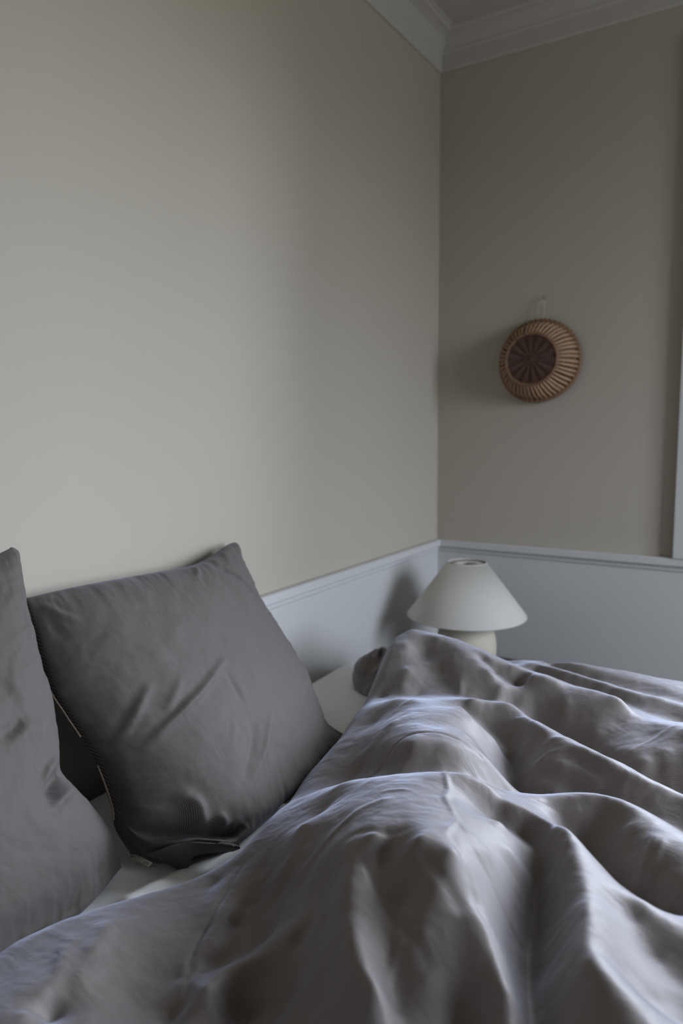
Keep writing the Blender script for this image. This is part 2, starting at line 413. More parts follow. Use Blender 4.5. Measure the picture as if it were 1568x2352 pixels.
# ------------------------------------------------------------------ duvet
# creases and folds as world points (x, y, z in millimetres)
DUV = np.array([485,-687,776, 495,-687,778, 506,-686,780, 517,-690,783, 527,-689,784, 537,-687,786, 549,-688,787, 559,-685,787, 570,-686,789, 579,-678,787, 591,-679,789, 600,-673,788, 611,-672,789, 623,-674,789, 635,-677,789, 647,-681,790, 659,-683,790, 670,-687,791, 682,-689,791, 693,-690,791, 704,-691,791, 715,-693,791, 726,-694,791, 736,-695,791, 747,-696,791, 758,-698,791, 768,-699,791, 779,-700,791, 789,-701,791, 799,-702,791, 809,-703,790, 819,-704,790, 829,-705,790, 840,-710,790, 852,-714,790, 863,-718,790, 874,-723,790, 884,-727,790, 895,-731,790, 906,-735,790, 917,-739,790, 927,-743,790, 937,-747,789, 948,-751,789, 958,-755,789, 968,-759,789, 978,-763,789, 988,-766,789, 516,-650,766, 529,-653,768, 542,-656,769, 554,-659,770, 565,-658,770, 580,-670,774, 591,-669,774, 605,-678,778, 615,-680,777, 625,-685,778, 635,-687,778, 646,-690,778, 655,-692,777, 666,-697,778, 675,-699,778, 686,-703,778, 696,-706,777, 707,-710,777, 718,-717,779, 728,-721,779, 738,-724,779, 748,-728,778, 759,-731,778, 771,-734,778, 782,-737,778, 793,-740,778, 804,-742,778, 814,-745,778, 825,-747,778, 837,-754,779, 847,-756,779, 859,-762,781, 869,-764,781, 880,-766,781, 890,-771,782, 901,-773,782, 506,-717,779, 519,-720,782, 532,-722,786, 544,-724,789, 556,-725,792, 567,-727,795, 577,-731,796, 585,-728,794, 595,-735,795, 605,-741,797, 615,-748,798, 625,-751,799, 634,-756,800, 645,-761,800, 656,-768,801, 667,-773,801, 677,-775,801, 687,-780,801, 697,-783,801, 707,-786,800, 717,-789,800, 727,-792,800, 737,-798,800, 748,-804,801, 757,-808,801, 767,-810,800, 778,-816,802, 789,-820,802, 799,-822,802, 809,-824,802, 819,-826,802, 829,-828,802, 839,-829,802, 849,-829,803, 858,-830,803, 868,-830,803, 878,-834,802, 888,-837,802, 899,-841,802, 909,-845,802, 919,-849,802, 929,-853,802, 939,-857,802, 948,-862,802, 958,-866,801, 967,-870,801, 977,-874,801, 986,-878,801, 995,-881,801, 587,-741,782, 597,-748,783, 606,-751,783, 615,-758,784, 624,-764,784, 632,-768,784, 641,-772,785, 649,-776,785, 658,-782,786, 670,-785,786, 682,-788,787, 695,-792,788, 707,-796,788, 718,-799,789, 728,-801,788, 738,-808,789, 748,-813,789, 758,-817,789, 767,-820,789, 777,-826,790, 785,-830,788, 793,-836,788, 800,-842,788, 808,-849,788, 816,-855,787, 824,-862,787, 831,-868,787, 841,-873,787, 850,-875,786, 860,-880,786, 870,-885,786, 881,-886,786, 892,-887,786, 904,-888,786, 915,-888,786, 341,-849,872, 351,-851,872, 361,-853,872, 371,-855,872, 382,-858,872, 392,-861,873, 403,-864,873, 414,-864,872, 425,-864,871, 435,-864,870, 446,-864,870, 456,-867,867, 467,-875,867, 476,-877,865, 485,-880,862, 496,-887,862, 505,-890,860, 513,-895,858, 521,-900,855, 529,-904,853, 537,-908,851, 544,-910,848, 553,-908,844, 563,-906,841, 574,-903,839, 586,-904,838, 596,-900,836, 606,-897,833, 620,-903,834, 634,-919,838, 644,-921,837, 655,-927,838, 665,-930,838, 674,-929,836, 684,-931,835, 693,-930,833, 701,-920,829, 711,-917,828, 723,-920,829, 735,-924,830, 746,-928,830, 758,-932,831, 767,-934,831, 777,-938,831, 786,-942,831, 796,-947,832, 805,-951,831, 813,-952,831, 818,-951,826, 821,-940,818, 827,-940,814, 831,-934,808, 836,-935,804, 846,-944,805, 856,-953,807, 865,-959,808, 877,-970,811, 888,-981,814, 898,-991,816, 909,-1000,819, 919,-1010,821, 929,-1020,824, 940,-1030,826, 950,-1038,827, 960,-1048,829, 970,-1056,830, 980,-1062,830, 989,-1068,831, 998,-1071,830, 1007,-1078,831, 333,-869,877, 335,-876,875, 339,-889,873, 340,-897,871, 342,-905,869, 344,-914,866, 348,-927,866, 350,-935,863, 354,-945,860, 355,-951,855, 358,-962,852, 190,-767,771, 192,-759,772, 194,-751,772, 196,-744,773, 199,-732,770, 203,-725,769, 206,-714,766, 524,-908,845, 534,-913,842, 545,-919,839, 553,-919,833, 560,-918,828, 571,-924,826, 579,-925,821, 590,-922,818, 601,-916,813, 614,-918,811, 399,-884,873, 409,-888,873, 418,-888,870, 428,-892,869, 438,-896,869, 447,-900,867, 458,-908,866, 467,-912,864, 477,-919,863, 486,-923,861, 496,-926,859, 505,-929,857, 514,-932,855, 523,-939,853, 530,-941,849, 539,-948,847, 548,-954,845, 555,-960,842, 562,-966,838, 568,-970,834, 573,-970,829, 579,-972,824, 587,-982,822, 595,-976,820, 602,-968,817, 609,-963,815, 618,-960,813, 625,-963,808, 632,-968,804, 639,-971,799, 648,-972,794, 656,-972,789, 388,-913,843, 394,-921,840, 400,-930,837, 405,-938,833, 413,-951,832, 418,-958,828, 424,-966,825, 429,-973,822, 437,-983,820, 442,-989,816, 447,-995,813, 454,-1004,810, 459,-1009,807, 469,-1016,806, 477,-1020,803, 486,-1026,802, 466,-948,846, 472,-954,842, 478,-962,839, 484,-968,835, 490,-975,832, 497,-984,829, 507,-996,824, 515,-1006,818, 521,-1007,808, 441,-948,832, 449,-954,828, 457,-962,824, 468,-974,822, 476,-982,818, 485,-992,815, 491,-999,813, 496,-1006,812, 500,-1009,808, 505,-1014,805, 393,-1009,832, 401,-1044,811, 403,-1069,798, 435,-1042,798, 361,-1055,784, 707,-943,824, 711,-956,819, 714,-964,814, 717,-973,809, 720,-979,803, 723,-985,797, 726,-993,791, 729,-997,784, 732,-1003,778, 741,-1006,779, 750,-1009,780, 760,-1012,781, 769,-1015,782, 778,-1019,784, 787,-1022,785, 793,-1027,782, 799,-1031,778, 806,-1040,777, 814,-1050,777, 821,-1058,776, 828,-1067,776, 839,-1070,780, 850,-1076,785, 857,-1071,790, 864,-1063,793, 875,-1067,796, 886,-1067,798, 897,-1069,800, 908,-1073,802, 917,-1071,803, 927,-1070,804, 937,-1074,806, 948,-1078,807, 959,-1085,809, 969,-1086,809, 979,-1089,809, 990,-1091,809, 1000,-1096,810, 1010,-1095,809, 762,-986,805, 818,-991,802, 876,-1022,802, 933,-1047,813, 852,-1087,778, 861,-1091,780, 871,-1098,783, 880,-1101,784, 888,-1101,784, 896,-1099,782, 905,-1097,782, 914,-1101,783, 923,-1102,784, 932,-1102,784, 941,-1103,784, 541,-1021,804, 549,-1014,803, 558,-1006,801, 568,-1002,802, 579,-1002,803, 590,-1002,805, 597,-995,803, 604,-986,800, 612,-980,799, 620,-982,795, 630,-987,793, 638,-989,789, 646,-989,783, 655,-989,777, 664,-990,772, 674,-994,768, 686,-999,766, 698,-1004,765, 709,-1010,764, 721,-1016,763, 731,-1019,761, 743,-1025,761, 753,-1028,760, 764,-1034,759, 775,-1040,759, 786,-1047,760, 797,-1058,762, 807,-1065,762, 818,-1073,763, 828,-1083,765, 838,-1091,766, 848,-1100,768, 858,-1108,769, 867,-1111,768, 875,-1115,767, 884,-1117,766, 891,-1116,763, 900,-1117,761, 909,-1118,760, 918,-1119,759, 927,-1121,758, 936,-1122,758, 945,-1124,758, 956,-1129,757, 966,-1133,756, 977,-1138,755, 987,-1141,754, 997,-1146,754, 1007,-1151,754, 1017,-1157,754, 513,-1073,814, 525,-1074,816, 537,-1075,818, 549,-1076,819, 561,-1078,822, 569,-1074,821, 576,-1068,820, 582,-1060,818, 590,-1056,818, 601,-1052,817, 612,-1049,818, 624,-1048,819, 630,-1042,816, 638,-1043,815, 645,-1047,812, 652,-1054,811, 661,-1064,810, 670,-1077,812, 680,-1092,814, 691,-1107,816, 701,-1120,818, 711,-1131,819, 719,-1141,819, 727,-1148,819, 739,-1157,821, 749,-1162,822, 759,-1167,822, 768,-1171,822, 777,-1176,822, 786,-1181,822, 795,-1186,821, 803,-1191,821, 812,-1195,821, 820,-1198,820, 829,-1203,820, 838,-1208,820, 846,-1213,820, 854,-1215,819, 863,-1219,818, 871,-1222,818, 881,-1227,817, 891,-1229,816, 900,-1232,814, 910,-1234,813, 919,-1234,811, 929,-1237,811, 939,-1238,809, 948,-1239,808, 957,-1243,808, 967,-1247,808, 977,-1252,807, 986,-1256,807, 995,-1261,807, 1005,-1265,806, 1013,-1270,806, 1022,-1275,806, 546,-1079,812, 556,-1085,810, 566,-1090,807, 574,-1092,803, 587,-1097,797, 599,-1101,790, 608,-1102,786, 618,-1105,782, 628,-1110,779, 639,-1112,780, 650,-1116,780, 660,-1118,781, 661,-1124,775, 663,-1134,772, 664,-1139,766, 666,-1148,761, 669,-1153,758, 674,-1165,759, 679,-1175,759, 682,-1184,758, 686,-1192,756, 690,-1200,755, 693,-1206,753, 697,-1210,749, 702,-1215,747, 708,-1223,745, 383,-1128,798, 394,-1135,804, 405,-1141,809, 417,-1151,816, 428,-1158,822, 439,-1164,827, 449,-1171,832, 461,-1173,835, 474,-1178,839, 486,-1180,842, 499,-1186,846, 509,-1186,846, 518,-1187,847, 528,-1188,847, 536,-1191,847, 545,-1193,848, 554,-1196,848, 563,-1195,849, 571,-1190,849, 581,-1189,850, 590,-1188,851, 597,-1197,851, 602,-1202,850, 608,-1211,850, 617,-1215,847, 624,-1217,843, 630,-1215,837, 635,-1210,829, 639,-1198,819, 644,-1185,808, 647,-1170,797, 655,-1173,788, 662,-1176,781, 433,-1221,802, 445,-1233,809, 455,-1242,814, 467,-1254,821, 477,-1263,827, 489,-1276,834, 499,-1285,840, 510,-1298,847, 522,-1301,849, 533,-1304,852, 546,-1310,856, 557,-1313,859, 568,-1317,862, 577,-1311,861, 588,-1308,862, 598,-1304,861, 609,-1303,862, 620,-1299,859, 631,-1295,857, 642,-1292,854, 465,-1327,796, 477,-1334,803, 487,-1339,809, 496,-1342,814, 505,-1346,819, 516,-1352,825, 526,-1357,831, 541,-1365,838, 554,-1372,845, 568,-1378,851, 582,-1385,858, 595,-1389,862, 605,-1386,862, 615,-1382,862, 625,-1378,861, 634,-1375,861, 644,-1371,861, 653,-1364,859, 661,-1357,856, 669,-1349,852, 675,-1340,847, 682,-1331,842, 688,-1326,835, 693,-1318,827, 699,-1317,819, 705,-1314,811, 712,-1312,803, 719,-1311,795, 489,-1365,784, 503,-1374,792, 515,-1379,798, 527,-1385,805, 538,-1390,810, 549,-1395,816, 560,-1400,822, 571,-1405,827, 580,-1410,831, 588,-1414,836, 595,-1415,838, 604,-1412,839, 613,-1408,841, 623,-1406,841, 633,-1404,842, 643,-1403,843, 651,-1398,843, 660,-1393,841, 668,-1388,839, 676,-1383,837, 683,-1374,834, 689,-1367,829, 696,-1361,824, 701,-1350,818, 482,-1395,776, 496,-1401,784, 508,-1405,791, 521,-1411,799, 533,-1416,805, 546,-1422,813, 556,-1418,815, 569,-1419,820, 580,-1419,825, 592,-1419,829, 603,-1417,833, 612,-1413,835, 621,-1410,836, 631,-1408,837, 641,-1405,838, 649,-1402,838, 657,-1396,836, 666,-1392,836, 674,-1385,834, 682,-1379,829, 689,-1373,824, 696,-1364,818, 704,-1356,812, 709,-1343,803, 716,-1333,796, 722,-1321,788, 694,-1148,791, 697,-1157,788, 699,-1162,783, 701,-1169,779, 704,-1177,776, 707,-1186,773, 710,-1196,770, 713,-1204,767, 716,-1212,764, 642,-1126,774, 651,-1119,775, 661,-1117,779, 673,-1122,786, 684,-1126,793, 696,-1131,801, 708,-1141,806, 718,-1148,809, 728,-1154,812, 738,-1160,815, 730,-1202,786, 741,-1206,789, 752,-1208,792, 763,-1211,794, 775,-1214,798, 787,-1213,800, 798,-1213,802, 806,-1218,800, 815,-1222,799, 822,-1227,798, 830,-1231,797, 837,-1235,795, 848,-1236,796, 860,-1239,797, 872,-1245,800, 882,-1246,799, 893,-1249,799, 903,-1250,799, 913,-1252,799, 925,-1254,799, 937,-1254,798, 948,-1256,798, 960,-1259,798, 971,-1263,798, 982,-1267,798, 992,-1271,798, 1003,-1275,798, 1013,-1279,798, 1023,-1283,798, 769,-1192,809, 780,-1195,807, 791,-1200,807, 801,-1201,805, 812,-1206,805, 823,-1211,805, 832,-1216,805, 841,-1221,806, 850,-1225,806, 859,-1228,806, 869,-1232,806, 878,-1236,806, 888,-1238,806, 897,-1240,806, 905,-1242,805, 916,-1244,804, 927,-1245,804, 938,-1247,803, 948,-1248,802, 959,-1250,802, 729,-1211,774, 740,-1216,776, 751,-1218,777, 762,-1222,779, 772,-1225,781, 783,-1227,781, 794,-1228,782, 805,-1231,783, 815,-1233,784, 826,-1238,785, 837,-1241,786, 847,-1242,786, 857,-1246,787, 715,-1210,763, 725,-1220,767, 734,-1225,768, 742,-1229,769, 751,-1234,771, 759,-1238,772, 770,-1242,774, 781,-1246,776, 791,-1248,778, 803,-1260,784, 814,-1265,787, 824,-1266,788, 834,-1264,788, 845,-1266,789, 855,-1267,790, 715,-1234,745, 727,-1237,749, 738,-1239,753, 750,-1243,758, 761,-1244,761, 772,-1248,766, 782,-1250,769, 792,-1251,772, 800,-1245,770, 810,-1249,774, 819,-1250,777, 829,-1249,778, 838,-1248,780, 848,-1248,782, 858,-1248,785, 867,-1252,786, 875,-1254,788, 884,-1255,788, 894,-1259,788, 903,-1263,787, 913,-1267,787, 923,-1270,786, 933,-1275,786, 944,-1279,785, 954,-1284,785, 964,-1286,783, 973,-1290,782, 982,-1294,781, 992,-1299,781, 1001,-1304,781, 1009,-1308,780, 1018,-1311,779, 1026,-1312,777, 426,-1451,759, 439,-1459,768, 452,-1468,778, 464,-1476,787, 478,-1487,798, 490,-1496,807, 502,-1504,816, 513,-1511,823, 524,-1517,831, 536,-1524,838, 547,-1531,846, 558,-1538,853, 570,-1540,859, 582,-1542,864, 592,-1541,869, 604,-1544,875, 615,-1546,881, 626,-1544,884, 638,-1544,889, 648,-1542,892, 656,-1541,894, 664,-1537,895, 672,-1536,898, 681,-1534,899, 689,-1533,901, 698,-1531,902, 707,-1525,901, 717,-1520,900, 727,-1514,899, 737,-1510,895, 748,-1507,891, 758,-1502,886, 766,-1500,879, 785,-1503,871, 797,-1503,868, 808,-1502,865, 820,-1504,863, 830,-1508,864, 840,-1515,867, 852,-1528,873, 863,-1537,878, 871,-1545,878, 879,-1549,876, 886,-1554,875, 894,-1561,874, 901,-1566,871, 909,-1573,869, 916,-1580,868, 923,-1585,866, 930,-1590,865, 939,-1593,863, 947,-1594,860, 956,-1596,859, 964,-1599,858, 971,-1602,855, 979,-1607,853, 990,-1609,852, 1001,-1611,850, 1012,-1615,850, 1023,-1618,850, 1034,-1622,850, 1045,-1625,850, 770,-1488,873, 773,-1477,868, 775,-1465,863, 777,-1454,858, 783,-1447,856, 789,-1439,854, 794,-1429,851, 800,-1422,849, 806,-1415,847, 817,-1411,848, 828,-1407,849, 839,-1403,850, 849,-1400,851, 859,-1397,852, 869,-1394,853, 880,-1393,855, 890,-1394,855, 901,-1398,857, 910,-1402,857, 920,-1408,858, 928,-1412,857, 937,-1416,857, 945,-1419,857, 954,-1424,856, 963,-1429,856, 971,-1434,856, 980,-1439,855, 989,-1445,855, 998,-1450,855, 1008,-1455,855, 1016,-1461,854, 1025,-1466,854, 1034,-1471,854, 815,-1446,847, 847,-1417,839, 922,-1439,851, 951,-1466,857, 986,-1490,856, 873,-1408,838, 884,-1410,838, 896,-1417,841, 901,-1425,839, 906,-1434,837, 911,-1443,836, 914,-1451,834, 916,-1459,831, 919,-1466,827, 921,-1473,825, 929,-1481,828, 936,-1488,831, 943,-1494,833, 952,-1497,836, 961,-1498,838, 969,-1501,841, 976,-1508,843, 983,-1514,843, 990,-1520,844, 1001,-1528,845, 1011,-1536,847, 1021,-1541,847, 1030,-1546,847, 1040,-1550,847, 834,-1430,828, 846,-1432,822, 857,-1431,816, 866,-1437,811, 875,-1444,806, 885,-1455,804, 891,-1462,804, 898,-1474,806, 904,-1482,805, 909,-1484,805, 914,-1488,805, 919,-1492,806, 924,-1498,808, 934,-1506,811, 943,-1512,813, 952,-1516,814, 961,-1521,815, 970,-1527,818, 978,-1534,820, 986,-1538,821, 994,-1542,822, 784,-1599,889, 795,-1559,878, 750,-1534,876, 757,-1526,869, 766,-1520,864, 774,-1514,859, 785,-1513,857, 796,-1512,855, 807,-1510,852, 815,-1513,849, 824,-1517,848, 833,-1526,848, 556,-1583,832, 625,-1627,879, 677,-1634,902, 717,-1622,908, 701,-1696,903, 754,-1698,915, 794,-1698,913, 809,-1639,887, 823,-1592,866, 839,-1539,848, 840,-1547,844, 842,-1555,840, 844,-1563,836, 845,-1571,833, 847,-1579,831, 849,-1590,830, 852,-1602,826, 855,-1612,822, 859,-1625,819, 862,-1637,817, 864,-1646,815, 866,-1655,814, 868,-1664,812, 871,-1674,812, 873,-1683,811, 875,-1693,811, 878,-1702,810, 882,-1715,813, 885,-1726,815, 888,-1735,816, 891,-1745,817, 894,-1754,818, 897,-1764,819, 901,-1778,819, 905,-1790,817, 909,-1802,816, 915,-1823,823, 868,-1541,879, 871,-1549,878, 874,-1558,877, 878,-1566,876, 881,-1575,876, 884,-1583,876, 886,-1589,874, 891,-1598,874, 896,-1608,874, 900,-1617,874, 905,-1627,875, 908,-1638,875, 912,-1648,875, 916,-1659,876, 920,-1670,877, 922,-1680,876, 923,-1690,875, 925,-1701,875, 928,-1711,875, 929,-1719,873, 934,-1727,874, 939,-1735,876, 945,-1741,876, 951,-1746,876, 957,-1751,876, 964,-1756,875, 972,-1760,873, 979,-1765,872, 988,-1769,869, 998,-1775,867, 1006,-1779,864, 935,-1626,864, 953,-1656,856, 962,-1703,856, 979,-1713,849, 979,-1641,835, 989,-1702,837, 1007,-1653,832, 1014,-1708,831, 954,-1615,850, 792,-1726,895, 801,-1726,889, 811,-1726,883, 818,-1726,880, 827,-1728,878, 833,-1729,876, 840,-1730,873, 845,-1732,869, 850,-1735,865, 856,-1744,861, 863,-1753,857, 867,-1759,855, 872,-1765,852, 876,-1770,850, 881,-1776,848, 886,-1782,841, 892,-1788,835, 896,-1795,833, 900,-1802,830, 905,-1815,834, 910,-1825,834, 819,-1744,872, 825,-1752,864, 828,-1758,858, 832,-1765,852, 835,-1770,847, 837,-1775,840, 840,-1779,834, 842,-1783,828, 845,-1789,820, 849,-1795,813, 852,-1801,807, 756,-1732,872, 788,-1766,863, 808,-1789,841, 823,-1804,821, 761,-1769,854, 642,-1690,868, 651,-1696,871, 660,-1703,874, 669,-1709,877, 674,-1716,875, 679,-1723,874, 685,-1730,873, 690,-1738,872, 696,-1746,871, 700,-1754,868, 704,-1760,865, 708,-1767,862, 714,-1776,860, 720,-1785,858, 726,-1793,856, 733,-1801,855, 739,-1807,853, 746,-1814,851, 754,-1820,851, 762,-1824,850, 770,-1829,849, 779,-1832,847, 785,-1831,840, 714,-1699,886, 718,-1707,882, 723,-1716,880, 726,-1724,876, 730,-1730,872, 734,-1738,869, 737,-1744,865, 742,-1752,861, 748,-1760,858, 752,-1767,854, 758,-1774,850, 763,-1780,846, 767,-1787,841, 773,-1795,837, 777,-1802,832, 782,-1809,828, 788,-1817,822, 797,-1829,822, 626,-1689,851, 632,-1698,851, 637,-1706,848, 642,-1713,846, 650,-1721,846, 659,-1729,847, 666,-1736,847, 669,-1742,845, 672,-1748,843, 675,-1754,841, 666,-1747,838, 657,-1740,836, 649,-1733,834, 640,-1726,832, 631,-1719,829, 621,-1711,827, 609,-1700,822, 645,-1753,819, 654,-1754,824, 662,-1756,829, 671,-1760,835, 679,-1762,839, 688,-1766,844, 698,-1770,851, 708,-1773,857, 656,-1762,817, 663,-1770,817, 670,-1777,817, 676,-1784,817, 684,-1791,817, 690,-1798,817, 699,-1807,818, 708,-1814,818, 716,-1822,818, 721,-1828,815, 727,-1835,814, 733,-1841,812, 738,-1848,810, 745,-1856,805, 752,-1862,799, 758,-1869,794, 712,-1788,847, 720,-1796,846, 726,-1804,845, 732,-1811,843, 739,-1818,842, 745,-1824,840, 754,-1833,835, 764,-1841,830, 772,-1848,825, 649,-1771,802, 670,-1797,798, 689,-1823,792, 662,-1824,766, 707,-1842,790, 640,-1756,817, 640,-1765,812, 640,-1775,808, 636,-1780,800, 632,-1785,792, 624,-1788,788, 617,-1793,786, 610,-1797,784, 604,-1803,781, 598,-1810,780, 593,-1818,779, 592,-1831,779, 593,-1847,782, 592,-1854,778, 590,-1861,773, 598,-1729,792, 596,-1738,783, 592,-1746,773, 583,-1751,765, 575,-1757,758, 570,-1764,756, 564,-1770,755, 559,-1776,753, 555,-1784,751, 550,-1791,749, 547,-1800,749, 628,-1794,778, 622,-1800,774, 615,-1806,770, 609,-1814,767, 606,-1824,762, 606,-1837,760, 504,-1611,799, 564,-1673,815, 509,-1657,776, 568,-1697,784, 558,-1635,840, 525,-1695,756, 527,-1731,749, 461,-1640,758, 463,-1650,758, 467,-1661,758, 469,-1670,757, 472,-1681,758, 475,-1691,756, 478,-1701,756, 483,-1712,757, 487,-1723,757, 491,-1734,757, 495,-1744,757, 499,-1754,756, 503,-1764,756, 509,-1774,758, 513,-1783,758, 518,-1793,759, 522,-1802,759, 530,-1811,760, 536,-1818,759, 544,-1827,760, 551,-1835,762, 556,-1842,761, 563,-1850,762, 509,-1722,763, 514,-1733,763, 519,-1744,763, 523,-1754,763, 527,-1764,763, 532,-1774,763, 536,-1784,761, 540,-1793,759, 543,-1801,756, 548,-1811,756, 434,-1674,738, 455,-1746,749, 435,-1776,754, 468,-1841,760, 525,-1831,751, 414,-1824,765, 436,-1859,769, 457,-1896,772, 399,-1891,765, 446,-1935,775, 460,-1965,779, 500,-1926,764, 461,-1940,753, 383,-1938,764, 509,-1878,751, 561,-1867,747, 621,-1829,744], float).reshape(-1, 3)/1000.0
EDGE = np.array([[0.2, -0.6], [0.218, -0.783], [0.284, -0.976], [0.32, -1.13], [0.352, -1.246], [0.36, -1.358], [0.387, -1.459], [0.395, -1.513], [0.409, -1.593], [0.395, -1.633], [0.366, -1.689], [0.338, -1.748], [0.32, -1.79], [0.304, -1.837], [0.292, -1.888], [0.3, -2.0], [0.32, -2.5]], float)
SEAM3 = [[0.519, -1.417], [0.542, -1.387], [0.569, -1.36], [0.62, -1.342], [0.653, -1.335], [0.683, -1.333]]
FINE = [([[0.465, -1.646], [0.474, -1.677], [0.485, -1.708], [0.505, -1.761], [0.526, -1.806], [0.564, -1.851]], -0.005, 0.004), ([[0.704, -1.517], [0.727, -1.555], [0.732, -1.578], [0.761, -1.615]], 0.0036, 0.0037), ([[0.765, -1.622], [0.77, -1.654], [0.773, -1.669]], 0.0024, 0.0037), ([[0.765, -1.622], [0.79, -1.635]], 0.0024, 0.0037), ([[0.757, -1.704], [0.789, -1.719], [0.818, -1.732]], -0.0036, 0.0056), ([[0.774, -1.662], [0.815, -1.702], [0.85, -1.734], [0.877, -1.765]], -0.003, 0.0037), ([[0.799, -1.656], [0.834, -1.665], [0.859, -1.671]], -0.0024, 0.0037), ([[0.671, -1.685], [0.701, -1.687], [0.727, -1.676]], -0.003, 0.005), ([[0.596, -1.69], [0.625, -1.667], [0.649, -1.636], [0.68, -1.617]], 0.003, 0.0056), ([[0.657, -1.597], [0.69, -1.59]], 0.0018, 0.0037), ([[0.695, -1.715], [0.736, -1.741], [0.776, -1.762], [0.805, -1.779]], -0.0042, 0.005), ([[0.74, -1.73], [0.768, -1.745]], -0.003, 0.0043), ([[0.774, -1.803], [0.769, -1.766], [0.764, -1.747]], 0.0024, 0.0043), ([[0.464, -1.26], [0.478, -1.204], [0.492, -1.179]], 0.0024, 0.005), ([[0.49, -1.292], [0.514, -1.256]], -0.0018, 0.0031), ([[0.715, -1.212], [0.748, -1.189], [0.789, -1.182]], 0.0018, 0.0031), ([[0.734, -1.168], [0.789, -1.154], [0.841, -1.171]], 0.0018, 0.005), ([[0.763, -1.141], [0.81, -1.141]], 0.0018, 0.0037), ([[0.792, -1.447], [0.835, -1.413], [0.879, -1.397]], -0.0024, 0.0037), ([[0.856, -1.609], [0.871, -1.568], [0.877, -1.545]], 0.0018, 0.0037), ([[0.846, -1.194], [0.891, -1.192], [0.935, -1.19]], 0.0018, 0.0037), ([[0.857, -1.071], [0.893, -1.03], [0.923, -0.993]], 0.0018, 0.0037), ([[0.952, -1.461], [0.943, -1.495], [0.933, -1.52]], 0.0024, 0.0043), ([[0.962, -1.464], [0.954, -1.503]], 0.0024, 0.0043), ([[0.401, -1.814], [0.425, -1.843], [0.435, -1.87]], 0.0036, 0.0124), ([[0.389, -1.86], [0.421, -1.896], [0.447, -1.924]], 0.003, 0.0093)]

